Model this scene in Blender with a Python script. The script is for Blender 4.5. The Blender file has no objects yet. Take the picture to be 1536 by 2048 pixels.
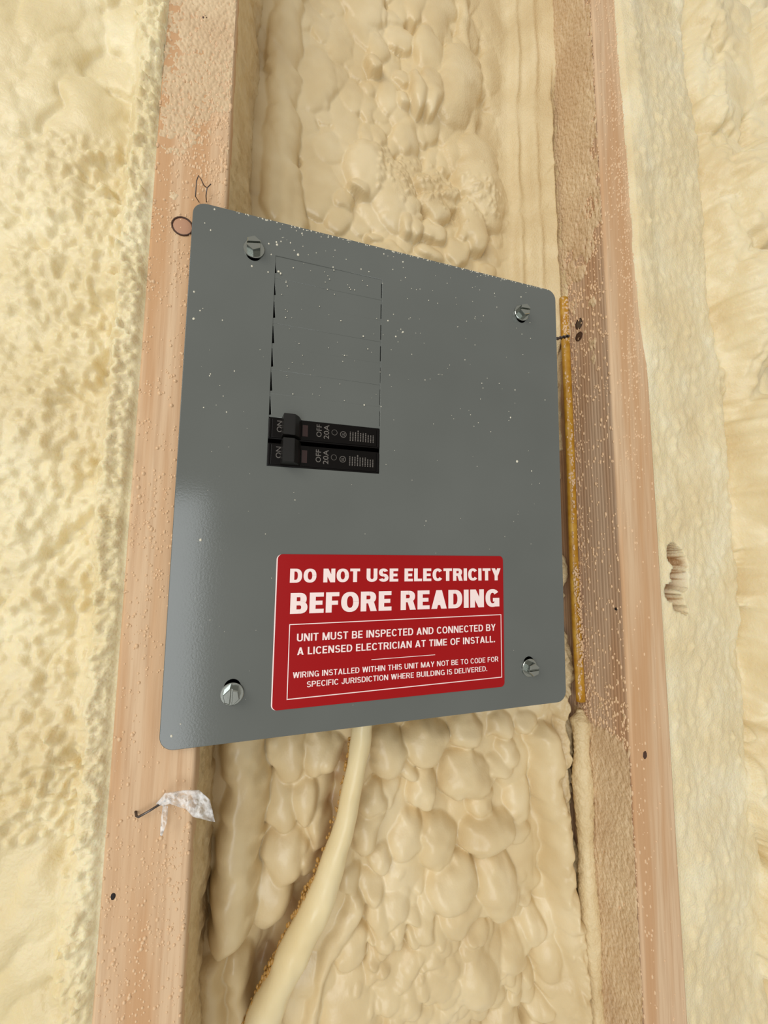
import bpy, bmesh, math, random
import numpy as np
from mathutils import Matrix, Vector
random.seed(7)
S = 0.23                      # metres per unit; the eye is one unit in front of the cover
C = bpy.context.scene.collection
sc = bpy.context.scene
# ------------------------------------------------------------------ camera
F = 784.0
AX = np.array([0.95454113, 0.04092635, 0.29525626])     # wall right, in lens axes
AZ = np.array([0.01445466, -0.99571955, 0.09128882])    # up
AN = np.array([-0.29772855, 0.08287111, 0.95104684])    # into the wall
cam = bpy.data.cameras.new('camera'); co = bpy.data.objects.new('camera', cam); C.objects.link(co)
r = Vector((AX[0], AN[0], AZ[0])); u = -Vector((AX[1], AN[1], AZ[1])); b = -Vector((AX[2], AN[2], AZ[2]))
co.matrix_world = Matrix(((r[0], u[0], b[0], 0), (r[1], u[1], b[1], -S), (r[2], u[2], b[2], 0), (0, 0, 0, 1)))
cam.sensor_fit = 'VERTICAL'; cam.sensor_height = 24; cam.lens = 24*F/2048
cam.clip_start = 0.002; cam.clip_end = 50
sc.camera = co
# ------------------------------------------------------------------ light
w = bpy.data.worlds.new('world'); sc.world = w; w.use_nodes = True
w.node_tree.nodes['Background'].inputs[0].default_value = (1.0, 0.95, 0.86, 1)
w.node_tree.nodes['Background'].inputs[1].default_value = 0.50
def area(name, loc, look, sx, sz, power, col):
    l = bpy.data.lights.new(name, 'AREA'); l.shape = 'RECTANGLE'; l.size = sx; l.size_y = sz
    l.energy = power; l.color = col
    o = bpy.data.objects.new(name, l); C.objects.link(o); o.location = loc
    o.rotation_euler = (Vector(look)-Vector(loc)).to_track_quat('-Z', 'Y').to_euler()
    return o
area('doorway_daylight', (-1.00, -2.5, -0.68), (-1.00, 0, -0.68), 1.29, 2.01, 36, (0.90, 0.96, 1.0))
area('upper_left_fill', (-1.5, -1.5, 0.95), (0.1, 0, 0.0), 1.2, 1.2, 20, (1.0, 0.97, 0.92))  # added fill that brightens upward-facing foam; no window known there
sc.view_settings.view_transform = 'Standard'; sc.view_settings.look = 'None'
sc.view_settings.gamma = 1; sc.view_settings.use_curve_mapping = False
sc.view_settings.exposure = -0.06
# ------------------------------------------------------------------ helpers
def q(px, py, d=1.0):
    """point of the wall-parallel plane at depth d that lies at a spot of the photo; in units"""
    v = np.array([(px-768)/F, (py-1024)/F, 1.0]); p = v*d/np.dot(v, AN)
    return float(np.dot(p, AX)), float(np.dot(p, AZ))
def W(x, z, d): return (x*S, (d-1)*S, z*S)
def P(px, py, d):
    x, z = q(px, py, d); return W(x, z, d)
def lin(c): return tuple(((v/255)/12.92 if v/255 <= .04045 else ((v/255+.055)/1.055)**2.4) for v in c)+(1,)
def tag(o, label=None, cat=None, group=None, kind=None):
    if label: o['label'] = label
    if cat: o['category'] = cat
    if group: o['group'] = group
    if kind: o['kind'] = kind
    return o
def link(name, me, mat=None, parent=None, smooth=False):
    if mat and not me.materials: me.materials.append(mat)
    if smooth: me.polygons.foreach_set('use_smooth', [True]*len(me.polygons))
    o = bpy.data.objects.new(name, me); C.objects.link(o)
    if parent: o.parent = parent
    return o
def empty(name, loc=(0, 0, 0)):
    o = bpy.data.objects.new(name, None); C.objects.link(o); o.location = loc; o.empty_display_size = .02
    return o
def bm_obj(name, bm, mat, parent=None, smooth=False):
    me = bpy.data.meshes.new(name); bm.normal_update(); bm.to_mesh(me); bm.free()
    return link(name, me, mat, parent, smooth)
def box_bm(x0, x1, z0, z1, d0, d1, bev=0, bm=None):
    bm2 = bmesh.new()
    g = bmesh.ops.create_cube(bm2, size=1)
    for v in g['verts']:
        v.co = Vector(((x0+x1)/2*S+v.co.x*(x1-x0)*S, ((d0+d1)/2-1)*S+v.co.y*(d1-d0)*S, (z0+z1)/2*S+v.co.z*(z1-z0)*S))
    if bev: bmesh.ops.bevel(bm2, geom=bm2.edges[:], offset=bev*S, segments=2, affect='EDGES', profile=.6)
    if bm is None: return bm2
    me = bpy.data.meshes.new('t'); bm2.to_mesh(me); bm2.free(); bm.from_mesh(me); bpy.data.meshes.remove(me)
    return bm
def tube_mesh(pts, rad, n=8, flat=(1, 1), cap=True):
    """pts in metres, rad list or number in metres"""
    pts = [Vector(p) for p in pts]; V = []; Fc = []
    up = Vector((0, 1, 0))
    for i, p in enumerate(pts):
        t = (pts[min(i+1, len(pts)-1)]-pts[max(i-1, 0)]).normalized()
        a = t.cross(up)
        if a.length < .01: a = t.cross(Vector((0, 0, 1)))
        a.normalize(); c = a.cross(t).normalized()
        rr = rad[i] if isinstance(rad, (list, tuple)) else rad
        for k in range(n):
            th = 2*math.pi*k/n
            V.append(p+a*math.cos(th)*rr*flat[0]+c*math.sin(th)*rr*flat[1])
    for i in range(len(pts)-1):
        for k in range(n):
            Fc.append((i*n+k, i*n+(k+1) % n, (i+1)*n+(k+1) % n, (i+1)*n+k))
    if cap: Fc += [tuple(range(n))[::-1], tuple((len(pts)-1)*n+k for k in range(n))]
    me = bpy.data.meshes.new('tube'); me.from_pydata([tuple(v) for v in V], [], Fc); me.update()
    return me
def smooth_path(pts, n=12):
    out = []; p = [Vector(a) for a in pts]; p = [p[0]*2-p[1]]+p+[p[-1]*2-p[-2]]
    for i in range(1, len(p)-2):
        for k in range(n):
            t = k/n
            out.append(.5*((2*p[i])+(-p[i-1]+p[i+1])*t+(2*p[i-1]-5*p[i]+4*p[i+1]-p[i+2])*t*t+(-p[i-1]+3*p[i]-3*p[i+1]+p[i+2])*t**3))
    out.append(p[-2]); return out
# ------------------------------------------------------------------ materials
def mat(name, col, rough=.5, metal=0, spec=.5):
    m = bpy.data.materials.new(name); m.use_nodes = True
    n = m.node_tree.nodes['Principled BSDF']
    n.inputs['Base Color'].default_value = col; n.inputs['Roughness'].default_value = rough
    n.inputs['Metallic'].default_value = metal; n.inputs['Specular IOR Level'].default_value = spec
    return m, m.node_tree, n
def N(t, ty, **kw):
    n = t.nodes.new(ty)
    for k, v in kw.items():
        if k.startswith('i_'):
            n.inputs[k[2:].replace('_', ' ')].default_value = v
        else: setattr(n, k, v)
    return n
def coords(t, scale=(1, 1, 1)):
    tc = N(t, 'ShaderNodeTexCoord'); mp = N(t, 'ShaderNodeMapping'); mp.inputs['Scale'].default_value = scale
    t.links.new(tc.outputs['Object'], mp.inputs['Vector']); return mp.outputs[0]
def ramp(t, fac, stops):
    r = N(t, 'ShaderNodeValToRGB'); e = r.color_ramp.elements
    while len(e) < len(stops): e.new(.5)
    for k, (p, c) in enumerate(stops): e[k].position = p; e[k].color = c
    t.links.new(fac, r.inputs[0]); return r.outputs[0]
def noise(t, vec, scale, detail=4, rough=.55):
    n = N(t, 'ShaderNodeTexNoise'); n.inputs['Scale'].default_value = scale; n.inputs['Detail'].default_value = detail
    n.inputs['Roughness'].default_value = rough; t.links.new(vec, n.inputs['Vector']); return n.outputs['Fac']
def mix(t, fac, a, b, mode='MIX'):
    m = N(t, 'ShaderNodeMix'); m.data_type = 'RGBA'; m.blend_type = mode
    for s, v in ((0, fac), (6, a), (7, b)):
        if hasattr(v, 'is_output'): t.links.new(v, m.inputs[s])
        else: m.inputs[s].default_value = v
    return m.outputs[2]
def math_(t, op, a, b=None):
    m = N(t, 'ShaderNodeMath'); m.operation = op
    for s, v in ((0, a), (1, b)):
        if v is None: continue
        if hasattr(v, 'is_output'): t.links.new(v, m.inputs[s])
        else: m.inputs[s].default_value = v
    return m.outputs[0]
def bump(t, h, n, strength=.3, dist=.001, prev=None):
    b = N(t, 'ShaderNodeBump'); b.inputs['Distance'].default_value = dist
    if hasattr(strength, 'is_output'): t.links.new(strength, b.inputs['Strength'])
    else: b.inputs['Strength'].default_value = strength
    t.links.new(h, b.inputs['Height'])
    if prev: t.links.new(prev, b.inputs['Normal'])
    if n: t.links.new(b.outputs[0], n.inputs['Normal'])
    return b.outputs[0]

def foam_mat(name, c1, c2, c3, gloss=.38, mid=0, sss=.08):
    m, t, n = mat(name, lin(c1), gloss, 0, .45)
    v = coords(t)
    big = ramp(t, noise(t, v, 22, 3), [(.36, lin(c1)), (.52, lin(c2)), (.68, lin(c3))])
    at = N(t, 'ShaderNodeAttribute'); at.attribute_name = 'grain'
    tn = N(t, 'ShaderNodeAttribute'); tn.attribute_name = 'brown_tint'
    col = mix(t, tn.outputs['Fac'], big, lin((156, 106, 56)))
    t.links.new(col, n.inputs['Base Color'])
    vo = N(t, 'ShaderNodeTexVoronoi'); vo.feature = 'SMOOTH_F1'; vo.inputs['Scale'].default_value = 620
    vo.inputs['Smoothness'].default_value = .6; t.links.new(v, vo.inputs['Vector'])
    b1 = bump(t, noise(t, v, 190, 3), None, .16, .0009)
    if mid: b1 = bump(t, noise(t, v, 95, 5, .62), None, mid, .003, b1)
    inv = math_(t, 'SUBTRACT', 1.0, vo.outputs['Distance'])
    bump(t, inv, n, math_(t, 'MULTIPLY', at.outputs['Fac'], .5), .0010, b1)
    rg = math_(t, 'ADD', gloss, math_(t, 'MULTIPLY', at.outputs['Fac'], .22)); t.links.new(rg, n.inputs['Roughness'])
    n.inputs['Subsurface Weight'].default_value = sss; n.inputs['Subsurface Radius'].default_value = (1, .72, .35)
    n.inputs['Subsurface Scale'].default_value = .004
    return m
M = {}
M['foam_c'] = foam_mat('foam_centre', (212, 188, 143), (220, 198, 154), (227, 207, 166), .31)
M['foam_l'] = foam_mat('foam_left', (224, 206, 160), (232, 216, 173), (238, 225, 186), .36, .32, .35)
M['foam_skin'] = foam_mat('foam_skin', (208, 178, 140), (214, 186, 148), (222, 196, 158), .4)
M['foam_cable'] = foam_mat('foam_cable', (226, 206, 158), (230, 212, 166), (234, 218, 176), .3)
M['foam_r'] = foam_mat('foam_right', (228, 209, 166), (234, 218, 178), (238, 226, 192), .36, .35, .3)
def wood_mat(name, light, dark, line, side=False):
    m, t, n = mat(name, lin(light), .62, 0, .25)
    v = coords(t, (1, 1, .035))
    g = noise(t, v, 420, 5, .6)
    base = ramp(t, g, [(.32, lin(dark)), (.56, lin(light))])
    v2 = coords(t, (1, 1, .06))
    g2 = noise(t, v2, 60, 4, .5)
    col = mix(t, math_(t, 'MULTIPLY', ramp(t, g2, [(.45, (0, 0, 0, 1)), (.62, (1, 1, 1, 1))]), .8), base, lin(line))
    h = g
    if side:
        wv = N(t, 'ShaderNodeTexWave'); wv.bands_direction = 'Y'; wv.inputs['Scale'].default_value = 105
        wv.inputs['Distortion'].default_value = 1.6; wv.inputs['Detail'].default_value = 2; wv.inputs['Detail Scale'].default_value = 1.0
        t.links.new(coords(t, (1, 1, .05)), wv.inputs['Vector'])
        lines = ramp(t, wv.outputs['Fac'], [(.0, (1, 1, 1, 1)), (.35, (0, 0, 0, 1))])
        col = mix(t, math_(t, 'MULTIPLY', lines, .38), col, lin((120, 88, 66)))
        h = math_(t, 'ADD', g, math_(t, 'MULTIPLY', wv.outputs['Fac'], 1.2))
    t.links.new(col, n.inputs['Base Color'])
    bump(t, h, n, .35, .0004)
    return m
M['wood'] = wood_mat('pine', (218, 186, 150), (200, 165, 129), (198, 152, 108))
M['wood_side'] = wood_mat('pine_edge_grain', (208, 178, 148), (188, 158, 130), (184, 142, 106), True)
M['speck'] = mat('foam_speck', lin((222, 186, 146)), .3)[0]
M['speck_pale'] = mat('foam_speck_pale', lin((222, 216, 196)), .45)[0]
def paint():
    m, t, n = mat('grey_enamel', lin((98, 101, 97)), .12, 0, .5)
    v = coords(t)
    bump(t, noise(t, v, 900, 2), n, .06, .0003)
    t.links.new(ramp(t, noise(t, v, 14, 2), [(.3, lin((96, 99, 95))), (.7, lin((101, 104, 100)))]), n.inputs['Base Color'])
    return m
M['paint'] = paint()
M['red'] = mat('red_label', lin((158, 2, 8)), .24, 0, .3)[0]
M['white'] = mat('white_ink', lin((248, 226, 222)), .45)[0]
M['zinc'] = mat('zinc', lin((168, 172, 166)), .16, 1)[0]
M['black'] = mat('black_plastic', lin((6, 3, 2)), .3, 0, .18)[0]
M['toggle'] = mat('toggle_plastic', lin((26, 24, 22)), .36, 0, .3)[0]
M['print'] = mat('grey_print', lin((98, 92, 86)), .6)[0]
M['redwin'] = mat('dark_red_window', lin((44, 18, 14)), .35)[0]
M['wire'] = mat('dark_wire', lin((96, 88, 84)), .35, .8)[0]
M['darkwood'] = mat('dark_knot', lin((70, 42, 24)), .6)[0]
M['brownwood'] = mat('brown_knot', lin((184, 138, 108)), .6)[0]
M['hole_shade'] = mat('black_hole', lin((28, 20, 18)), .8)[0]  # near-black colour painted on discs for the shade inside holes
def yel():
    m, t, n = mat('yellow_sheath', lin((186, 132, 28)), .42)
    t.links.new(ramp(t, noise(t, coords(t), 120, 4), [(.35, lin((176, 122, 20))), (.7, lin((204, 158, 60)))]), n.inputs['Base Color'])
    return m
M['yellow'] = yel()
m_, t_, n_ = mat('clear_film', (1, 1, 1, 1), .22); M['film'] = m_
lw = N(t_, 'ShaderNodeLayerWeight'); lw.inputs['Blend'].default_value = .45
nz = ramp(t_, noise(t_, coords(t_, (1, 1, 1)), 260, 4), [(.45, (0, 0, 0, 1)), (.68, (1, 1, 1, 1))])
t_.links.new(math_(t_, 'ADD', .14, math_(t_, 'ADD', math_(t_, 'MULTIPLY', lw.outputs['Facing'], .5), math_(t_, 'MULTIPLY', nz, .35))), n_.inputs['Alpha'])
M['amber'] = mat('amber_foam_crust', lin((176, 132, 64)), .3)[0]
M['board'] = mat('sheathing', lin((150, 120, 84)), .8)[0]
# ------------------------------------------------------------------ setting behind
tag(bm_obj('wall_back', box_bm(-3.0, 4.2, -3.2, 4.2, 1.41, 1.46), M['board']), kind='structure')
# ------------------------------------------------------------------ noise for height maps
def vn(X, Z, s, seed):
    rs = np.random.RandomState(seed); G = rs.rand(128, 128)
    x = X/s+500.3; z = Z/s+500.7
    xi = np.floor(x).astype(int); zi = np.floor(z).astype(int); fx = x-xi; fz = z-zi
    fx = fx*fx*fx*(fx*(fx*6-15)+10); fz = fz*fz*fz*(fz*(fz*6-15)+10)
    a = G[xi % 128, zi % 128]; b = G[(xi+1) % 128, zi % 128]; c = G[xi % 128, (zi+1) % 128]; d = G[(xi+1) % 128, (zi+1) % 128]
    return (a*(1-fx)+b*fx)*(1-fz)+(c*(1-fx)+d*fx)*fz-.5
def sstep(a, b, x):
    t = np.clip((x-a)/(b-a), 0, 1); return t*t*(3-2*t)
class Field:
    """foam surface as a height map over the wall: bumps B stand out from a base depth"""
    def __init__(s, x0, x1, z0, z1, st, seed, warp=.02):
        s.x = np.arange(x0, x1+st/2, st); s.z = np.arange(z0, z1+st/2, st); s.st = st
        s.X, s.Z = np.meshgrid(s.x, s.z, indexing='ij')
        s.B = np.zeros_like(s.X); s.G = np.zeros_like(s.X); s.T = np.zeros_like(s.X)
        s.WX = s.X+warp*(vn(s.X, s.Z, .07, seed)+.5*vn(s.X, s.Z, .03, seed+1))
        s.WZ = s.Z+warp*(vn(s.X, s.Z, .07, seed+2)+.5*vn(s.X, s.Z, .03, seed+3))
    def sl(s, cx, cz, R):
        i0 = max(int((cx-R-s.x[0])/s.st), 0); i1 = min(int((cx+R-s.x[0])/s.st)+2, len(s.x))
        j0 = max(int((cz-R-s.z[0])/s.st), 0); j1 = min(int((cz+R-s.z[0])/s.st)+2, len(s.z))
        return (slice(i0, i1), slice(j0, j1)) if i1 > i0 and j1 > j0 else None
    def lobe(s, cx, cz, rx, rz, a, o=0, rot=0, tilt=0, e=.5, add=False):
        k = s.sl(cx, cz, max(rx, rz)*1.15+.02)
        if k is None: return
        dx = (s.X if add else s.WX)[k]-cx; dz = (s.Z if add else s.WZ)[k]-cz
        ca, sa = math.cos(rot), math.sin(rot)
        uu = (dx*ca+dz*sa)/rx; vv = (-dx*sa+dz*ca)/rz
        r2 = uu*uu+vv*vv; mk = r2 < 1
        val = a*np.power(np.clip(1-r2, 0, 1), e)
        if add: s.B[k] += val; return
        val = np.where(mk, o+val-tilt*vv, -9); s.B[k] = np.maximum(s.B[k], val)
    def ridge(s, pts, rad, h, o=0):
        best = np.full(s.X.shape, 9.0)
        for a, b in zip(pts[:-1], pts[1:]):
            ax, az = a; bx, bz = b; L = (bx-ax)**2+(bz-az)**2
            t = np.clip(((s.WX-ax)*(bx-ax)+(s.WZ-az)*(bz-az))/L, 0, 1)
            best = np.minimum(best, np.hypot(s.WX-ax-t*(bx-ax), s.WZ-az-t*(bz-az)))
        r2 = (best/rad)**2
        s.B = np.maximum(s.B, np.where(r2 < 1, o+h*np.sqrt(np.clip(1-r2, 0, 1)), -9))
    def blur(s, n=1):
        for _ in range(n):
            A = np.pad(s.B, 1, mode='edge')
            s.B = (A[1:-1, 1:-1]*2+A[2:, 1:-1]+A[:-2, 1:-1]+A[1:-1, 2:]+A[1:-1, :-2])/6
    def mesh(s, D, keep=None, XX=None, hole=None):
        nx, nz = s.X.shape; XX = s.X if XX is None else XX
        V = np.stack([XX*S, (D-1)*S, s.Z*S], -1).reshape(-1, 3)
        idx = np.arange(nx*nz).reshape(nx, nz)
        q4 = np.stack([idx[:-1, :-1], idx[1:, :-1], idx[1:, 1:], idx[:-1, 1:]], -1)
        hm = None
        if keep is not None:
            kk = keep[:-1, :-1]; q4s = q4[kk]
        else: kk = np.ones(q4.shape[:2], bool); q4s = q4.reshape(-1, 4)
        nf = len(q4s)
        me = bpy.data.meshes.new('foam'); me.vertices.add(len(V)); me.vertices.foreach_set('co', V.ravel().astype(np.float32))
        me.loops.add(nf*4); me.loops.foreach_set('vertex_index', q4s.ravel().astype(np.int32))
        me.polygons.add(nf); me.polygons.foreach_set('loop_start', (np.arange(nf)*4).astype(np.int32))
        me.polygons.foreach_set('use_smooth', np.ones(nf, bool))
        if hole is not None:
            me.polygons.foreach_set('material_index', hole[:-1, :-1][kk].ravel().astype(np.int32))
        me.update(calc_edges=True)
        for nm, A in (('grain', s.G), ('brown_tint', s.T)):
            at = me.attributes.new(nm, 'FLOAT', 'POINT'); at.data.foreach_set('value', A.ravel().astype(np.float32))
        me.validate(); return me
def stud_left_x(z): return 1.145-.0160*(z-.17)      # left side of the right stud leans a little
# ------------------------------------------------------------------ centre bay foam
def centre_foam():
    f = Field(-.128, 1.148, -2.15, 3.1, .0038, 11, .026)
    rs = random.Random(3)
    dd = 1.27
    def pl(px, py, rx, ry, a, o=.012, rot=0, tilt=.014):
        x, z = q(px, py, dd); x1, z1 = q(px+rx, py, dd); x2, z2 = q(px, py+ry, dd)
        f.lobe(x, z, abs(x1-x)*1.04, abs(z2-z)*1.04, a*.82, o, rot, tilt, .36)
    # random filling: bigger lobes below the panel, shallower above
    cell = []
    for k in range(5200):
        x = rs.uniform(-.1, 1.1); z = rs.uniform(-2.1, 3.05)
        low = z < 0
        if low: rx = rs.uniform(.022, .05)*(1 if rs.random() < .75 else 1.6); rz = rx*rs.uniform(1.0, 2.0)
        else: rx = rs.uniform(.018, .042)*(1 if rs.random() < .7 else 1.7); rz = rx*rs.uniform(1.1, 2.3)
        if z > 1.45: rx *= 1.15; rz *= 1.2
        if any((x-a)**2+((z-c)/1.5)**2 < ((rx+r2)*.62)**2 for a, c, r2 in cell[-6000:]): continue
        cell.append((x, z, rx))
    for x, z, rx in cell:
        rz = rx*rs.uniform(1.1, 2.1)
        sh = .85 if z < 0 else (.75 if x > .3 else .5)
        f.lobe(x, z, rx*1.45, rz*1.6, rx*sh*.85*rs.uniform(.8, 1.3), rs.uniform(0, .012), rs.uniform(-.35, .35), .010, .34)
    # lobes read off the photograph, below the panel
    g = lambda L, ox, oy, k, amp: [pl(ox+a/k, oy+b_/k, c/k, d/k, amp*e_, .012+.022*rs.random(), rt) for a, b_, c, d, e_, rt in L]
    g([(590, 190, 105, 115, 1.2, 0), (420, 230, 90, 130, 1.1, 0), (770, 140, 75, 95, 1, .2), (775, 345, 120, 128, 1.3, 0), (150, 240, 70, 95, 1, 0),
       (340, 450, 68, 90, 1, 0), (575, 400, 62, 130, .8, 0), (500, 330, 45, 65, .6, .3), (430, 430, 50, 95, .7, -.4), (310, 590, 78, 115, 1, -.2),
       (500, 640, 78, 112, 1, -.3), (380, 720, 48, 70, .7, 0), (480, 790, 45, 62, .7, -.4), (630, 660, 88, 125, 1, -.6), (850, 600, 120, 100, 1.3, .2),
       (830, 470, 60, 62, .8, 0), (1010, 450, 72, 145, 1, 0), (700, 830, 110, 135, 1.3, -.3), (885, 840, 92, 165, 1.3, 0), (550, 850, 42, 62, .7, 0),
       (430, 950, 45, 112, .8, -.3), (560, 1010, 55, 112, .9, 0), (380, 1070, 58, 78, .9, .2), (730, 960, 105, 92, 1, .4), (960, 1180, 85, 125, 1.1, 0),
       (700, 1150, 72, 82, .9, 0), (800, 1260, 112, 175, 1.3, .2), (920, 290, 62, 70, .8, -.5), (960, 230, 60, 72, .8, -.4), (1050, 100, 38, 60, .6, 0),
       (640, 1050, 50, 62, .7, 0), (1060, 1050, 52, 112, .9, 0), (1000, 800, 62, 62, .8, 0), (230, 820, 72, 92, .8, 0), (90, 1300, 150, 165, .9, 0),
       (1000, 600, 60, 70, .8, 0), (990, 960, 60, 90, .8, 0), (1130, 1180, 60, 120, .8, 0), (370, 1210, 40, 60, .7, 0), (940, 120, 70, 70, .8, 0)], 600, 1400, 2.363, .068)
    # clusters of small bubbles low down, and a seam that follows the cable
    for k in range(420):
        px = rs.gauss(860, 90); py = rs.gauss(1960, 110)
        if not (680 < px < 1080 and 1760 < py < 2250): continue
        r_ = rs.uniform(13, 26); pl(px, py, r_, r_*rs.uniform(1, 1.9), .03, .03+.02*rs.random(), rs.uniform(-.5, .3))
    f.ridge([q(a, b_, dd) for a, b_ in ((712, 1790), (680, 1860), (640, 1950), (612, 2060), (590, 2200))], .030, .04, .035)
    f.lobe(*q(700, 2010, dd), .10, .14, .05, .03, .2, .01, .3)
    # smooth long lobes to the left of the cable
    f.ridge([q(a, b_, dd) for a, b_ in ((470, 1380), (492, 1560), (480, 1720), (462, 1840))], .066, .085, .03)
    f.ridge([q(a, b_, dd) for a, b_ in ((425, 1930), (420, 2000), (410, 2300))], .05, .06, .02)
    f.ridge([q(a, b_, dd) for a, b_ in ((480, 1925), (478, 2000), (470, 2300))], .045, .06, .02)
    for px, py, rx, ry in ((575, 1500, 42, 62), (640, 1500, 36, 50), (560, 1600, 34, 60), (610, 1590, 30, 52), (640, 1650, 26, 56), (570, 1700, 40, 66), (618, 1720, 26, 40), (540, 1790, 46, 80)):
        pl(px, py, rx, ry, .06, .02)
    f.ridge([q(a, b_, dd) for a, b_ in ((575, -250), (572, 60), (562, 190), (566, 300), (585, 520))], .062, .05, .02)
    # above the panel
    g([(130, 740, 88, 310, 1.2, 0), (140, 250, 70, 170, 1.0, 0), (805, 430, 42, 112, .9, .1), (880, 440, 52, 132, .9, 0), (735, 460, 36, 42, .6, 0),
       (600, 290, 42, 48, .8, 0), (740, 340, 42, 62, .5, 0), (460, 920, 62, 62, .6, 0), (540, 880, 62, 48, .6, 0), (900, 970, 75, 78, .8, 0),
       (780, 960, 48, 92, .8, 0), (760, 1070, 45, 62, .8, 0), (815, 1080, 40, 72, .8, 0), (1090, 1060, 68, 145, 1, 0), (980, 920, 40, 52, .7, .5),
       (900, 1090, 62, 62, .7, 0), (865, 840, 72, 72, .7, 0), (1170, 1280, 52, 42, .7, 0), (680, 1180, 82, 62, .7, 0), (600, 1120, 42, 32, .5, 0),
       (700, 790, 52, 62, .6, 0), (880, 1200, 72, 52, .8, 0), (1010, 1180, 60, 82, .8, 0), (690, 930, 50, 80, .6, 0)], 500, 0, 2.4, .050)
    pts = [q(a, b_, dd) for a, b_ in ((915, -200), (930, 0), (940, 80), (950, 170), (955, 290))]
    f.ridge(pts, .040, .036, .012)
    # long textured lobe beside the right stud, below the panel
    f.ridge([q(a, b_, 1.26) for a, b_ in ((1075, 1470), (1085, 1600), (1095, 1700), (1110, 1820))], .050, .075, .018)
    f.ridge([q(a, b_, 1.24) for a, b_ in ((1120, 1850), (1135, 2000), (1150, 2300))], .045, .07, .016)
    X, Z = f.X, f.Z
    xr = 1.145; t = xr-X                     # distance to the right stud
    # fine granules along the studs
    fine = np.clip(1-np.abs(t-.0)/.26, 0, 1)*(Z > .6)+np.clip(1-t/.1, 0, 1)*(Z <= .6)
    f.G = np.clip(.12+1.1*fine+.3*np.exp(-((Z-1.34)/.07)**2)*(X > .4)+.5*(Z > 1.5)*sstep(.5, .8, X), 0, 1)
    f.G = np.maximum(f.G, .7*np.clip(1-(X+.1215)/.05, 0, 1))
    for k in range(5200):
        z = rs.uniform(-2.1, 3.0); x = 1.145-abs(rs.gauss(0, .11 if z > .6 else .05))
        rr = rs.uniform(.005, .011); f.lobe(x, z, rr, rr*rs.uniform(1, 2), rs.uniform(.001, .003), add=True)
    for k in range(420):
        z = rs.gauss(1.40, .05); x = rs.uniform(.35, 1.1); rr = rs.uniform(.006, .016); f.lobe(x, z, rr, rr, rs.uniform(.002, .005), add=True)
    f.blur(1)
    # base depth
    base = 1.315+.03*vn(X, Z, .35, 5)+.012*vn(X, Z, .12, 6)
    base -= .10*np.clip(1-t/.22, 0, 1)**1.3*(Z > .4)
    base -= .07*np.clip(1-t/.20, 0, 1)*(Z <= .4)
    base += .03*np.exp(-((X-.02)/.10)**2)*(Z < 0)
    dl = X+.1215; th = crease(Z)
    calm = sstep(.2, .05, X)*(Z > 0)
    nr = sstep(.34, .16, t)*sstep(.55, .75, Z)
    D = base+.012-f.B*1.35*(1-.30*calm)*(1-.85*nr)-.02*nr
    wb = .012*vn(X*0, Z, .22, 61)+.005*vn(X*0, Z, .07, 62)
    D -= (.028*np.exp(-((X-.985-wb)/.018)**2)+.030*np.exp(-((X-1.05-wb*.6)/.02)**2))*sstep(.75, 1.3, Z)*(.7+vn(X*0, Z, .15, 63))
    inbox = (X > -.105) & (X < .855) & (Z > -.40) & (Z < .80)
    near = (X > -.12) & (X < .875) & (Z > -.42) & (Z < .82)
    D = np.where(near, np.maximum(D, 1.06), D)
    # room for the yellow cable and a dark gap where the foam pulls away from the stud
    D += .05*sstep(.075, .05, t)*sstep(-.55, -.50, Z)*sstep(.86, .74, Z)
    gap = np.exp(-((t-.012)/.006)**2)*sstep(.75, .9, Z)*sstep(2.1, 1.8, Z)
    D += .06*gap
    D += .035*sstep(.062, .046, t+.012*vn(X*0, Z, .06, 52))*(1+.8*vn(X*0, Z, .1, 53))*sstep(-.48, -.56, Z)
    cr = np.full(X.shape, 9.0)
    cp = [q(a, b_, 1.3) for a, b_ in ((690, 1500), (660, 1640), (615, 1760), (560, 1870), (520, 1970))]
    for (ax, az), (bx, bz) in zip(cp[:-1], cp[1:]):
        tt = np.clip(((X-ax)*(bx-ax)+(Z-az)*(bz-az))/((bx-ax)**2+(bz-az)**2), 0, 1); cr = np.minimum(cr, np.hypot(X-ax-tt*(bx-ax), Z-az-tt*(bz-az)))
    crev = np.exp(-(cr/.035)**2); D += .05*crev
    D = np.clip(D, 1.03, 1.402)
    keep = ~inbox
    f.T = np.clip(.65*crev*np.clip(.7+1.2*vn(X, Z, .03, 44), 0, 1)+.4*gap, 0, 1)  # browner along the crevice and the gap
    XX = X-.0160*(Z-.17)*sstep(.3, 1.1, X)
    o = link('spray_foam', f.mesh(D, keep, XX), M['foam_c'])
    tag(o, 'lumpy tan spray foam filling the middle bay behind the grey panel, between the two studs', 'spray foam')
    return o
def crease(Z):
    return .024+.026*sstep(.2, 1.0, Z)+.018*vn(Z*0, Z, .17, 21)+.006*vn(Z*0, Z, .05, 22)
FC = centre_foam()
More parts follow.
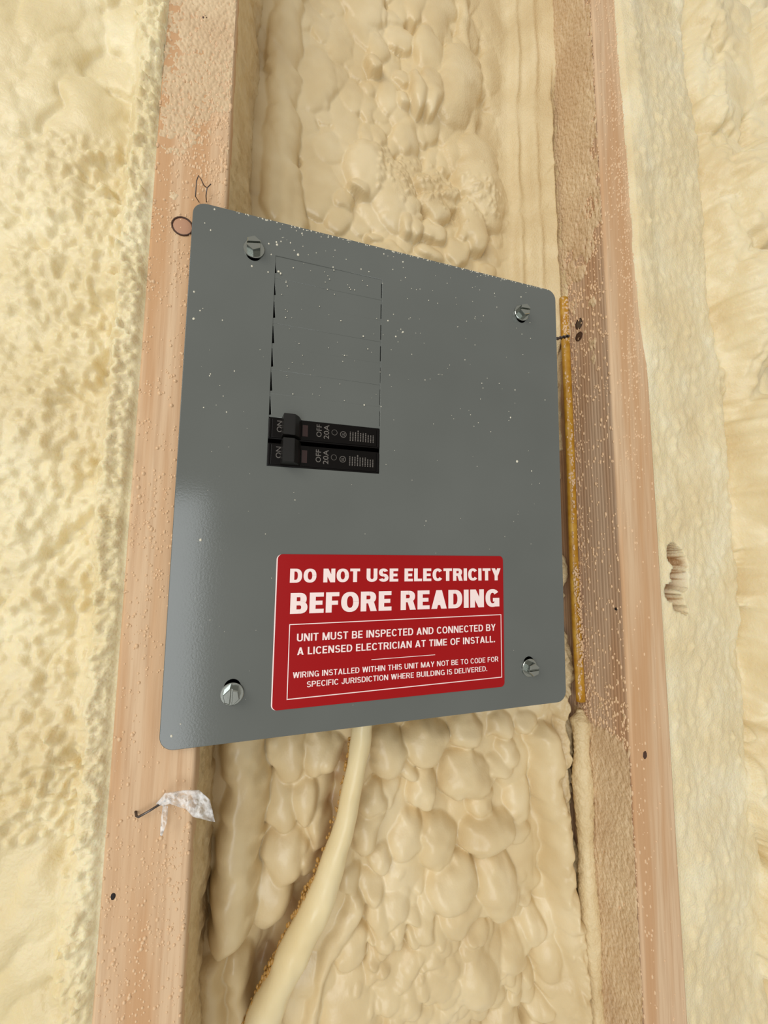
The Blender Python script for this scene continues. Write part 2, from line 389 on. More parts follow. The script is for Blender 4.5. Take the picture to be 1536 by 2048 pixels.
def grid_mesh(V, attrs):
    nx, nz = V.shape[:2]; idx = np.arange(nx*nz).reshape(nx, nz)
    q4 = np.stack([idx[:-1, :-1], idx[1:, :-1], idx[1:, 1:], idx[:-1, 1:]], -1).reshape(-1, 4); nf = len(q4)
    me = bpy.data.meshes.new('skin'); me.vertices.add(nx*nz); me.vertices.foreach_set('co', V.ravel().astype(np.float32))
    me.loops.add(nf*4); me.loops.foreach_set('vertex_index', q4.ravel().astype(np.int32)); me.polygons.add(nf)
    me.polygons.foreach_set('loop_start', (np.arange(nf)*4).astype(np.int32)); me.polygons.foreach_set('use_smooth', np.ones(nf, bool)); me.update(calc_edges=True)
    for nm, A in attrs.items():
        at = me.attributes.new(nm, 'FLOAT', 'POINT'); at.data.foreach_set('value', A.ravel().astype(np.float32))
    me.validate(); return me
def film_on_left_stud():
    s_ = np.linspace(0, 1, 60); z = np.arange(-2.1, 3.0, .0045); Sg, Z = np.meshgrid(s_, z, indexing='ij')
    D = 1.030+.38*Sg
    th = crease(Z)*1.04
    fade = sstep(-.02, .16, Sg+.14*vn(Sg*.3, Z, .09, 7)+.05*vn(Sg*.3, Z, .03, 8))
    X = -.1235+.004*fade+th*sstep(0, 1, Sg)**1.0*fade+.010*vn(Sg*.35, Z, .04, 15)*fade+.007*vn(Sg*.35, Z, .014, 16)*fade+.012*np.clip(vn(Sg*.35, Z, .11, 17), 0, 1)*Sg
    V = np.stack([X*S, (D-1)*S, Z*S], -1)
    me = grid_mesh(V, {'grain': .55+0*X, 'brown_tint': np.clip(.06+.35*sstep(.8, 1, Sg), 0, 1)})  # browner towards the inner edge of the film
    link('foam_film', me, M['foam_c'], FC)
film_on_left_stud()
# ------------------------------------------------------------------ left bay foam
def left_foam():
    f = Field(-1.35, -.280, -1.75, 2.35, .0045, 51, .04)
    rs = random.Random(5)
    for k in range(1100):
        x = rs.uniform(-1.35, -.36); z = rs.uniform(-1.7, 2.3)
        rx = rs.uniform(.016, .045) if z > -.40 else rs.uniform(.022, .045); rz = rx*rs.uniform(1.2, 2.4)
        f.lobe(x, z, rx*1.5, rz*1.5, rx*(.80 if z < -.35 else .75)*rs.uniform(.5, 1.3), rs.uniform(0, .010), rs.uniform(-.7, .1) if z > -.35 else rs.uniform(-1.0, -.5), .006)
    X, Z = f.X, f.Z; Bl = f.B.copy()
    for k in range(9000):       # popcorn texture
        z = rs.uniform(-.62, 1.0); x = -.33-abs(rs.gauss(0, .14))
        rr = rs.uniform(.006, .014); f.lobe(x, z, rr, rr*1.2, rs.uniform(-.004, .006), add=True, e=1.2)
    edge = -.291+.008*vn(X*0, Z, .2, 3)+.012*sstep(.9, 1.6, Z)
    dl = edge-X
    for k in range(7000):
        z = rs.uniform(-1.7, 2.3); x = -.285-rs.random()**1.3*.08
        rr = rs.uniform(.005, .010); f.lobe(x, z, rr, rr, rs.uniform(.002, .006), add=True)
    f.B -= Bl; fine = f.B.copy(); f.B = fine*1.5+Bl; f.blur(1)
    bw = .066+.022*vn(X*0, Z, .28, 71)+.012*vn(X*0, Z, .08, 72)       # width of the smooth band by the stud
    band = sstep(-.012, .022, bw-dl)
    base = 1.078+.024*vn(X, Z, .30, 61)+.018*vn(X, Z, .13, 62)+.02*sstep(.0, .5, dl)
    D = base-f.B*(.72+.45*sstep(-.35, -.6, Z))
    Dband = 1.021-.005*np.sin(np.clip(dl/bw, 0, 1)*math.pi*.5)-fine*.8*sstep(0, .02, dl)+.012*vn(X, Z, .1, 63)*sstep(0, .02, dl)
    D = D*(1-band)+np.minimum(D+.03, Dband)*band
    D = D+(1.024-D)*sstep(.012, 0, dl)
    f.G = np.clip(.25+.30*band+.5*vn(X, Z, .2, 64), 0, 1)
    f.T = np.clip(.16*vn(X, Z, .22, 66)+.02, 0, 1)
    keep = X < edge+.006
    o = link('spray_foam', f.mesh(D, keep), M['foam_l'])
    tag(o, 'pale cream knobbly spray foam in the bay left of the left stud', 'spray foam')
left_foam()
# ------------------------------------------------------------------ right bay foam
HOLE = [(1338, 1108, 14, 20), (1350, 1122, 12, 22), (1345, 1150, 14, 22), (1352, 1168, 9, 14), (1332, 1183, 11, 18), (1344, 1205, 10, 16), (1356, 1218, 7, 8)]
def right_foam():
    f = Field(1.22, 3.0, -2.5, 3.9, .0058, 91, .05)
    rs = random.Random(9); X, Z = f.X, f.Z
    for k in range(900):
        x = rs.uniform(1.86, 3.0); z = rs.uniform(-2.4, 3.8)
        rx = rs.uniform(.03, .075); rz = rx*rs.uniform(1.0, 2.0)
        f.lobe(x, z, rx*1.4, rz*1.4, rx*.6*rs.uniform(.6, 1.2), rs.uniform(0, .02), rs.uniform(-.3, .3), .006)
    for x, z, rx, rz in ((1.97, .35, .15, .30), (1.96, -.25, .15, .36), (1.93, 1.0, .13, .26), (2.06, 1.55, .14, .3), (1.86, -.9, .12, .24), (1.96, 1.5, .11, .24), (1.83, -1.35, .11, .22), (2.2, 2.2, .15, .3)):
        f.lobe(x, z, rx, rz, .13, .02)
    for k in range(7000):
        z = rs.uniform(-2.4, 3.8); x = 1.3+rs.random()*.6; rr = rs.uniform(.008, .02)
        f.lobe(x, z, rr, rr*rs.uniform(1, 1.8), rs.uniform(.002, .007), add=True)
    f.blur(1)
    ov = sstep(.35, 1.1, Z); xe = 1.145+.172-.040*ov-.022*sstep(1.1, 2.2, Z)+.008*vn(X*0, Z, .09, 31)*ov; dl = X-xe
    base = 1.028+.030*sstep(.0, .45, dl)+.035*vn(X, Z, .4, 61)*sstep(0, .1, dl)+.02*vn(X, Z, .15, 62)*sstep(0, .1, dl)
    base -= .024*ov*sstep(.16, .05, dl)
    base += .07*np.exp(-((dl-.50-.05*vn(X*0, Z, .3, 5))/.04)**2)
    D = base-f.B*sstep(0, .04, dl)*(.55+.45*sstep(.4, .55, dl))
    D = D+(1.024-.0035*ov-D)*sstep(.014, 0, dl)
    hole = np.zeros(X.shape)
    for px, py, rx, ry in HOLE:
        x, z = q(px, py, 1.045); x1, _ = q(px+rx, py, 1.045); x += .016*(z-.17); x1 += .016*(z-.17); _, z1 = q(px, py+ry, 1.035)
        r2 = ((X-x)/(x1-x))**2+((Z-z)/(z1-z))**2; hole = np.maximum(hole, np.clip(1.4-r2, 0, 1))
    hole = np.clip(hole+.35*vn(X, Z, .02, 99)*(hole > 0), 0, 1)
    hm_ = sstep(.08, .30, hole); D = D*(1-hm_)+(1.13+.02*vn(X, Z, .06, 12))*hm_
    f.G = np.clip(.7-.6*sstep(.38, .55, dl)+.4*vn(X, Z, .2, 64), 0, 1)
    f.T = np.clip(.95*sstep(.02, .2, hole)+.10*vn(X, Z, .2, 77)*(dl < .3), 0, 1)
    keep = X > xe-.006
    me = f.mesh(D, keep, X-.0160*(Z-.17))
    o = link('spray_foam', me, M['foam_r'])
    tag(o, 'cream spray foam right of the right stud, with a torn brown gap beside it', 'spray foam')
right_foam()
# ------------------------------------------------------------------ studs
def stud_obj(x0f, wd, zlo, zhi, d0, d1, side_mat):
    bm = bmesh.new(); n = 24; rings = []
    for k in range(n+1):
        z = zlo+(zhi-zlo)*k/n; x0 = x0f(z); x1 = x0+wd; rb = .008
        prof = [(x0, d1), (x0, d0+rb), (x0+rb*.3, d0+rb*.3), (x0+rb, d0), (x1-rb, d0), (x1-rb*.3, d0+rb*.3), (x1, d0+rb), (x1, d1)]
        rings.append([bm.verts.new(W(a, z, d)) for a, d in prof])
    for a, b_ in zip(rings[:-1], rings[1:]):
        for k in range(8):
            fc_ = bm.faces.new((a[k], a[(k+1) % 8], b_[(k+1) % 8], b_[k]))
            if k == 0 or k == 6: fc_.material_index = 1
            if k not in (0, 3, 6, 7): fc_.smooth = True
    bm.faces.new(rings[0][::-1]); bm.faces.new(rings[-1])
    bmesh.ops.recalc_face_normals(bm, faces=bm.faces[:])
    me = bpy.data.meshes.new('timber'); bm.to_mesh(me); bm.free()
    me.materials.append(M['wood']); me.materials.append(side_mat)
    return me
def specks(name, pts, mt, parent, seg=7):
    """pts: (x, z, d, radius, stretch, normal axis) in units; little domes joined as one part"""
    base = []; fcs = []
    rings = [(1, 0), (.82, .55), (.42, .9)]
    for r_, h in rings:
        for k in range(seg):
            a = 2*math.pi*k/seg; base.append((r_*math.cos(a), r_*math.sin(a), h))
    base.append((0, 0, 1))
    for i in range(2):
        for k in range(seg): fcs.append((i*seg+k, i*seg+(k+1) % seg, (i+1)*seg+(k+1) % seg, (i+1)*seg+k))
    for k in range(seg): fcs.append((2*seg+k, 2*seg+(k+1) % seg, 3*seg))
    base = np.array(base); nv = len(base); V = []; Fa = []
    rs = np.random.RandomState(len(pts))
    for i, (x, z, d, r_, stz, axis) in enumerate(pts):
        j = base*(1+.18*(rs.rand(nv, 1)-.5)); a = rs.rand()*.6-.3
        uu = j[:, 0]*math.cos(a)-j[:, 1]*math.sin(a); vv = j[:, 0]*math.sin(a)+j[:, 1]*math.cos(a)
        if axis == 'y': v = np.stack([x+uu*r_, d-1-j[:, 2]*r_*.75, z+vv*r_*stz], 1)
        else: v = np.stack([x-j[:, 2]*r_*.75, d-1+uu*r_, z+vv*r_*stz], 1)
        V.append(v*S); Fa += [tuple(i*nv+c for c in f_) for f_ in fcs]
    me = bpy.data.meshes.new(name); me.from_pydata(np.concatenate(V).tolist(), [], Fa); me.update()
    return tag(link(name, me, mt, parent, True), kind='stuff')
def knot(name, px, py, d, rw, rh, parent, mt, axis='y', ring=None, bulge=.0015, n=18, seed=0, x=None):
    """a knot or dent: slightly domed irregular disc with a raised rim, lying on the timber"""
    rs = random.Random(seed)
    jit = [1+.16*(rs.random()-.5) if seed else 1 for _ in range(n)]
    if axis == 'y': cx, cz = q(px, py, d)
    else:
        # a point of the side face: find the depth where the ray meets the side plane
        v = np.array([(px-768)/F, (py-1024)/F, 1.0]); k = x/np.dot(v, AX); cz = float(np.dot(v, AZ)*k); d = float(np.dot(v, AN)*k); cx = x
    bm = bmesh.new(); c = bm.verts.new(W(cx, cz, d) if axis == 'x' else W(cx, cz, d-bulge))
    prev = [c]*n
    for r_, h in ((.5, .9), (.85, .5), (1, 0)):
        cur = []
        for k in range(n):
            a = 2*math.pi*k/n; du = math.cos(a)*rw*r_*jit[k]; dv = math.sin(a)*rh*r_*jit[k]
            cur.append(bm.verts.new(W(cx+du, cz+dv, d-bulge*h) if axis == 'y' else W(cx-bulge*h, cz+dv, d+du)))
        for k in range(n):
            if prev[0] is c: bm.faces.new((c, cur[k], cur[(k+1) % n]))
            else: bm.faces.new((prev[k], cur[k], cur[(k+1) % n], prev[(k+1) % n]))
        prev = cur
    bmesh.ops.recalc_face_normals(bm, faces=bm.faces[:])
    o = bm_obj(name, bm, mt, parent, True)
    if ring:
        pts = []
        for k in range(n+1):
            a = 2*math.pi*k/n; j = jit[k % n]
            pts.append(W(cx+math.cos(a)*rw*j, cz+math.sin(a)*rh*j, d-.0008) if axis == 'y' else W(cx-.0008, cz+math.sin(a)*rh*j, d+math.cos(a)*rw*j))
        link('knot_ring', tube_mesh(pts, ring*S, 5, cap=False), M['darkwood'], o, True)
    return o
FD = 1.02
# left stud
L = empty('wall_stud', W(-.206, -1.75, 1.2)); tag(L, 'pinkish pine stud on the left, dotted with foam beads, under the panel left edge', 'stud')
def par(o, p):
    o.parent = p; o.matrix_parent_inverse = Matrix.Translation(p.location).inverted(); return o
def keepw(p):          # children are modelled in world coordinates
    for c in p.children: c.matrix_parent_inverse = Matrix.Translation(p.location).inverted()
link('timber', stud_obj(lambda z: -.2915, .170, -1.75, 2.35, FD, 1.405, M['wood']), None, L)
rs = random.Random(21); pts = []
def dens_noise(x, z, s, seed): return float(vn(np.array([x]), np.array([z]), s, seed)[0])
XS = np.array([rs.uniform(-.288, -.125) for _ in range(9000)]); ZS = np.array([rs.uniform(-1.6, 2.3) for _ in range(9000)])
dn = vn(XS, ZS, .05, 1)+.6*vn(XS, ZS, .2, 2)
for x, z, k in zip(XS, ZS, dn):
    right = (x+.288)/.163
    if z > .95: p = .75-.45*(right < .25)
    elif z > .86: p = .18+.3*right
    elif z > -.45: p = .40*(1-right)+.07
    elif z > -.62: p = .12
    else: p = .30+.22*right
    if rs.random() < p*(1+1.9*k):
        r_ = rs.uniform(.0013, .0034)*(1.0 if rs.random() < .9 else 1.5)
        if z > .95: r_ *= 1.1
        pts.append((x, z, FD+.0004, r_, rs.uniform(1, 2.0) if z > .9 else rs.uniform(.9, 1.3), 'y'))
specks('foam_beads', pts, M['speck'], L)
knot('knot', 365, 453, FD-.0004, .0235, .0235, L, M['brownwood'], ring=.0022, bulge=.002)
knot('knot', 410, 36, FD-.0004, .007, .009, L, M['darkwood'], seed=4)
knot('nail_hole', 226, 1793, FD-.0004, .0045, .007, L, M['hole_shade'], seed=6)
keepw(L)
for c in list(L.children):
    for g_ in c.children: pass
# right stud
R = empty('wall_stud', W(1.22, -2.5, 1.2)); tag(R, 'leaning pine stud on the right showing a ribbed side face', 'stud')
link('timber', stud_obj(stud_left_x, .172, -2.5, 3.9, FD, 1.405, M['wood_side']), None, R)
pts = []
XS = np.array([rs.random() for _ in range(14000)]); ZS = np.array([rs.uniform(-2.2, 3.2) for _ in range(14000)])
dn = vn(XS*.2, ZS, .05, 11)+.6*vn(XS*.2, ZS, .22, 12)
for s_, z, k in zip(XS, ZS, dn):           # side face
    p = .12+.75*sstep(.6, 1.6, z)+.75*sstep(-.35, -.75, z)+.25*(s_ > .7)
    if rs.random() < p*(1+1.2*k):
        d = FD+.006+s_*.21
        pts.append((stud_left_x(z), z, d, rs.uniform(.0016, .0046), rs.uniform(1, 2.2), 'x'))
specks('foam_beads_on_side', pts, M['speck_side'] if 'speck_side' in M else M['speck'], R)
pts = []
for s_, z, k in zip(XS[:9000], ZS[:9000], dn[:9000]):
    p = .10+.6*sstep(.5, .9, z)*np.exp(-((s_-.65)/.25)**2)+.10*(z > 1.2)+.25*np.exp(-((s_-.5)/.15)**2)*np.exp(-((z-.45)/.2)**2)
    if z < .2: p = .03+.12*(s_ < .25)*(z < -.6)
    if rs.random() < p*(1+1.6*k):
        pts.append((stud_left_x(z)+.01+s_*.155, z, FD+.0004, rs.uniform(.0016, .0042), rs.uniform(1, 2), 'y'))
specks('foam_beads', pts, M['speck'], R)
xs = lambda py: stud_left_x(q(1150, py, 1.15)[1])-.0004
knot('knot', 1290, 1510, FD-.0004, .0085, .0125, R, M['darkwood'], seed=3)
knot('knot', 1134, 80, 0, .010, .028, R, M['brownwood'], 'x', seed=5, x=xs(80))
knot('dent', 1158, 648, 0, .017, .020, R, M['wire'], 'x', seed=8, x=xs(650), ring=.0015)
knot('dent', 1158, 673, 0, .017, .016, R, M['darkwood'], 'x', seed=9, x=xs(670), ring=.0015)
knot('nail_hole', 1203, 1940, 0, .008, .020, R, M['hole_shade'], 'x', seed=12, x=xs(1940))
knot('nail_hole', 1235, 1972, 0, .009, .020, R, M['hole_shade'], 'x', seed=13, x=xs(1972))
knot('nail_hole', 1115, 160, 0, .012, .006, R, M['hole_shade'], 'x', seed=14, x=xs(160))
knot('nail_hole', 1232, 1218, 0, .006, .005, R, M['hole_shade'], 'x', seed=15, x=xs(1218))
keepw(R)
# thin granular foam skins: on the side of the right stud, on the top of the left stud's face
def granules(A, Bq, st, n, seed, r0, r1, h0, h1, x0, x1, z0, z1):
    rs = random.Random(seed); H = np.zeros_like(A)
    for _ in range(n):
        x = rs.uniform(x0, x1); z = rs.uniform(z0, z1); r_ = rs.uniform(r0, r1); k = rs.uniform(1.1, 2.2)
        i0 = max(int((x-r_-x0)/st), 0); i1 = int((x+r_-x0)/st)+2; j0 = max(int((z-r_*k-z0)/st), 0); j1 = int((z+r_*k-z0)/st)+2
        a = A[i0:i1, j0:j1]; b_ = Bq[i0:i1, j0:j1]; r2 = ((a-x)/r_)**2+((b_-z)/(r_*k))**2
        H[i0:i1, j0:j1] = np.maximum(H[i0:i1, j0:j1], rs.uniform(h0, h1)*np.sqrt(np.clip(1-r2, 0, 1)))
    return H
def skin_side(z0, z1, seed):
    st = .0032; d = np.arange(1.026, 1.26, st); z = np.arange(z0, z1, st); Dg, Z = np.meshgrid(d, z, indexing='ij')
    H = granules(Dg, Z, st, int(9000*(z1-z0)), seed, .003, .0080, .001, .0058, 1.026, 1.26, z0, z1)
    cov = sstep(-.52, -.78, Z)+sstep(.75, 1.5, Z)
    cov = cov+.9*(vn(Dg, Z, .05, seed)+.5*vn(Dg*3, Z, .02, seed+1))-.35*sstep(1.10, 1.03, Dg)*(Z > 0)
    T_ = -.0045+.0062*sstep(.1, .75, cov)+H*sstep(.0, .5, cov)
    X = stud_left_x(Z)-T_
    me = grid_mesh(np.stack([X*S, (Dg-1)*S, Z*S], -1), {'grain': 1.0+0*X, 'brown_tint': .03+0*X})
    link('foam_skin', me, M['foam_skin'], R).matrix_parent_inverse = Matrix.Translation(R.location).inverted()
skin_side(-2.2, -.45, 1); skin_side(.65, 3.2, 2)
def skin_front():
    st = .0024; x = np.arange(-.286, -.124, st); z = np.arange(.80, 2.3, st); Xg, Z = np.meshgrid(x, z, indexing='ij')
    H = granules(Xg, Z, st, 13000, 5, .0022, .0050, .002, .0058, -.286, -.124, .80, 2.3)
    cov = sstep(.88, 1.15, Z-.10*sstep(-.25, -.14, Xg))-.25*sstep(-.24, -.28, Xg)-.2*sstep(1.3, 1.6, Z)+.9*(vn(Xg, Z, .06, 3)+.6*vn(Xg, Z, .02, 4))
    D = FD+.0046-.0026*sstep(.2, .8, cov)-H*sstep(.05, .55, cov)
    me = grid_mesh(np.stack([Xg*S, (D-1)*S, Z*S], -1), {'grain': .35+0*D, 'brown_tint': .0*D})
    link('foam_skin', me, M['foam_skin'], L).matrix_parent_inverse = Matrix.Translation(L.location).inverted()
skin_front()
# pale foam bead running down beside the right stud
pts = [P(*a) for a in ((1160, 1418, 1.215), (1162, 1470, 1.205), (1165, 1560, 1.20), (1172, 1700, 1.20), (1180, 1850, 1.20), (1190, 2000, 1.20), (1203, 2180, 1.20), (1215, 2400, 1.20))]
pth = smooth_path(pts, 40); me = tube_mesh(pth, [(.030+.004*math.sin(i*.09))*S*min(1, .35+i/30) for i in range(len(pth))], 40)
n = len(me.vertices); a = np.empty(n*3, np.float32); me.vertices.foreach_get('co', a); a = a.reshape(-1, 3)
for c_, (sd, am) in ((0, (5, .0011)), (1, (9, .0011))):
    a[:, c_] += am*vn(a[:, 2], a[:, 1-c_], .005, sd)+.0009*vn(a[:, 2], a[:, 1-c_], .0016, sd+1)
me.vertices.foreach_set('co', a.ravel()); at = me.attributes.new('grain', 'FLOAT', 'POINT'); at.data.foreach_set('value', np.full(n, .8, np.float32))
link('foam_ridge', me, M['foam_c'], FC, True)
# ------------------------------------------------------------------ breaker panel
PN = empty('breaker_panel', W(.35, -.45, 1.0))
tag(PN, 'grey metal breaker panel screwed on across the bay, with two black breakers', 'electrical panel')
def curve_mesh(polys, ext, bev, d):
    cu = bpy.data.curves.new('c', 'CURVE'); cu.dimensions = '2D'; cu.fill_mode = 'BOTH'
    cu.extrude = ext*S; cu.bevel_depth = bev*S; cu.bevel_resolution = 2
    for pl in polys:
        s_ = cu.splines.new('POLY'); s_.points.add(len(pl)-1); s_.use_cyclic_u = True
        for k, (x, z) in enumerate(pl): s_.points[k].co = (x*S, z*S, 0, 1)
    o = bpy.data.objects.new('c', cu); C.objects.link(o)
    dg = bpy.context.evaluated_depsgraph_get(); me = bpy.data.meshes.new_from_object(o.evaluated_get(dg))
    bpy.data.objects.remove(o)
    me.transform(Matrix.Translation((0, (d-1)*S, 0)) @ Matrix.Rotation(math.pi/2, 4, 'X')); return me
def rrect(x0, x1, z0, z1, r_, n=8):
    out = []
    for cx, cz, a0 in ((x1-r_, z1-r_, 0), (x0+r_, z1-r_, 90), (x0+r_, z0+r_, 180), (x1-r_, z0+r_, 270)):
        for k in range(n+1):
            a = math.radians(a0+90*k/n); out.append((cx+r_*math.cos(a), cz+r_*math.sin(a)))
    return out
circ = lambda cx, cz, r_, n=24: [(cx+r_*math.cos(2*math.pi*k/n), cz+r_*math.sin(2*math.pi*k/n)) for k in range(n)]
SCR = [(-.0490, .7576, -.012, 12, (.5, 1)), (.7554, .7460, -.012, 3, (1, 1)), (-.0506, -.3397, .014, 88, (0, 0)), (.7606, -.3414, .013, 4, (1, 0))]
WIN = (.0035, .2965, .1975, .7560)
TH = .0030
me = curve_mesh([rrect(-.1941, .8891, -.4480, .8491, .030), [(WIN[0], WIN[2]), (WIN[1], WIN[2]), (WIN[1], WIN[3]), (WIN[0], WIN[3])]]
                + [circ(x, z+o*1.0, .0195) for x, z, o, a, t in SCR], .0014, .0014, 1.0+.0028)
tag(link('cover', me, M['paint'], PN), None)
# box sunk in the foam behind the cover
bm = bmesh.new()
for a in ((-.10, .85, -.40, -.394, 1.0058, 1.30), (-.10, .85, .794, .80, 1.0058, 1.30), (-.10, -.094, -.40, .80, 1.0058, 1.30), (.844, .85, -.40, .80, 1.0058, 1.30), (-.10, .85, -.40, .80, 1.295, 1.30)):
    box_bm(*a, bm=bm)
link_box = bm_obj('enclosure', bm, M['paint'], PN)
# knockout plates
bnd = [.3240, .3845, .4470, .5090, .5710, .6330, .6940, .7545]
slL = [(.3278, .3774), (.3901, .4413), (.4532, .5041), (.516, .5638), (.5838, .6301), (.6459, .6877), (.7062, .7392)]
for k in range(7):
    z0, z1 = bnd[k]+.0004, bnd[k+1]-.0004
    a, b_ = slL[k]; a = max(a, z0+.002); b_ = min(b_, z1-.002)
    gl = .0108 if k < 5 else .0095
    gr = .2925 if k > 2 else .2935
    pl = [(.0038, z0), (.2962, z0), (.2962, z0+.004), (gr, z0+.006), (gr, z1-.012), (.2962, z1-.010), (.2962, z1), (.0038, z1), (.0038, b_+.001), (gl-.004, b_), (gl, a+.002), (.0038, a)]
    m2 = curve_mesh([pl], .0011, .0006, 1.0030+.0006*(k % 2)+.0004)
    tag(link('knockout_plate', m2, M['paint'], PN), None)
# screws
def half_hex(r_, g_, ang, sgn):
    hx = [(r_*math.cos(math.radians(60*k+ang+15)), r_*math.sin(math.radians(60*k+ang+15))) for k in range(6)]
    n_ = (-math.sin(math.radians(ang))*sgn, math.cos(math.radians(ang))*sgn); out = []
    for i in range(6):
        p, q_ = hx[i], hx[(i+1) % 6]; dp = p[0]*n_[0]+p[1]*n_[1]-g_; dq = q_[0]*n_[0]+q_[1]*n_[1]-g_
        if dp >= 0: out.append(p)
        if dp*dq < 0:
            t = dp/(dp-dq); out.append((p[0]+t*(q_[0]-p[0]), p[1]+t*(q_[1]-p[1])))
    return out
def prism(bm, poly, cx, cz, d0, d1, shrink=.92, rim=.0016):
    mx = sum(p[0] for p in poly)/len(poly); mz = sum(p[1] for p in poly)/len(poly)
    lv = [[bm.verts.new(W(cx+p[0], cz+p[1], d0)) for p in poly], [bm.verts.new(W(cx+p[0], cz+p[1], d1+rim)) for p in poly],
          [bm.verts.new(W(cx+mx+(p[0]-mx)*shrink, cz+mz+(p[1]-mz)*shrink, d1)) for p in poly]]
    n = len(poly)
    for a, b_ in zip(lv[:-1], lv[1:]):
        for k in range(n): bm.faces.new((a[k], a[(k+1) % n], b_[(k+1) % n], b_[k]))
    bm.faces.new(lv[2]); bm.faces.new(lv[0][::-1])
for x, z, o, ang, _t in SCR:
    bm = bmesh.new()
    prism(bm, circ(0, 0, .0255, 32), x, z, .9995, .9945, .95, .0012)       # washer face
    hx = [(.0185*math.cos(math.radians(60*k+ang+15)), .0185*math.sin(math.radians(60*k+ang+15))) for k in range(6)]
    prism(bm, hx, x, z, .9950, .9810, 1.0, 0)
    for sg in (1, -1): prism(bm, half_hex(.0185, .0021, ang, sg), x, z, .9812, .9735, .86, .0022)
    prism(bm, circ(0, 0, .010, 16), x, z, 1.03, .9995, 1, 0)                # shank
    bmesh.ops.recalc_face_normals(bm, faces=bm.faces[:])
    s_ = bm_obj('cover_screw', bm, M['zinc'], PN)
# breakers
def text_mesh(s_, x0, x1, z0, z1, d, bold=.0, rot=False, space=1.0):
    cu = bpy.data.curves.new('t', 'FONT'); cu.body = s_; cu.size = 1; cu.offset = bold; cu.space_character = space; cu.resolution_u = 3
    o = bpy.data.objects.new('t', cu); C.objects.link(o)
    dg = bpy.context.evaluated_depsgraph_get(); me = bpy.data.meshes.new_from_object(o.evaluated_get(dg))
    bpy.data.objects.remove(o)
    n = len(me.vertices); a = np.empty(n*3, np.float32); me.vertices.foreach_get('co', a); a = a.reshape(-1, 3)
    mn = a.min(0); mx = a.max(0); uu = (a[:, 0]-mn[0])/(mx[0]-mn[0]); vv = (a[:, 1]-mn[1])/(mx[1]-mn[1])
    if rot: X = x1-vv*(x1-x0); X = x0+(1-vv)*(x1-x0); Zz = z0+uu*(z1-z0)
    else: X = x0+uu*(x1-x0); Zz = z0+vv*(z1-z0)
    out = np.stack([X*S, np.full(n, (d-1)*S), Zz*S], 1); me.vertices.foreach_set('co', out.ravel().astype(np.float32)); me.update()
    return me
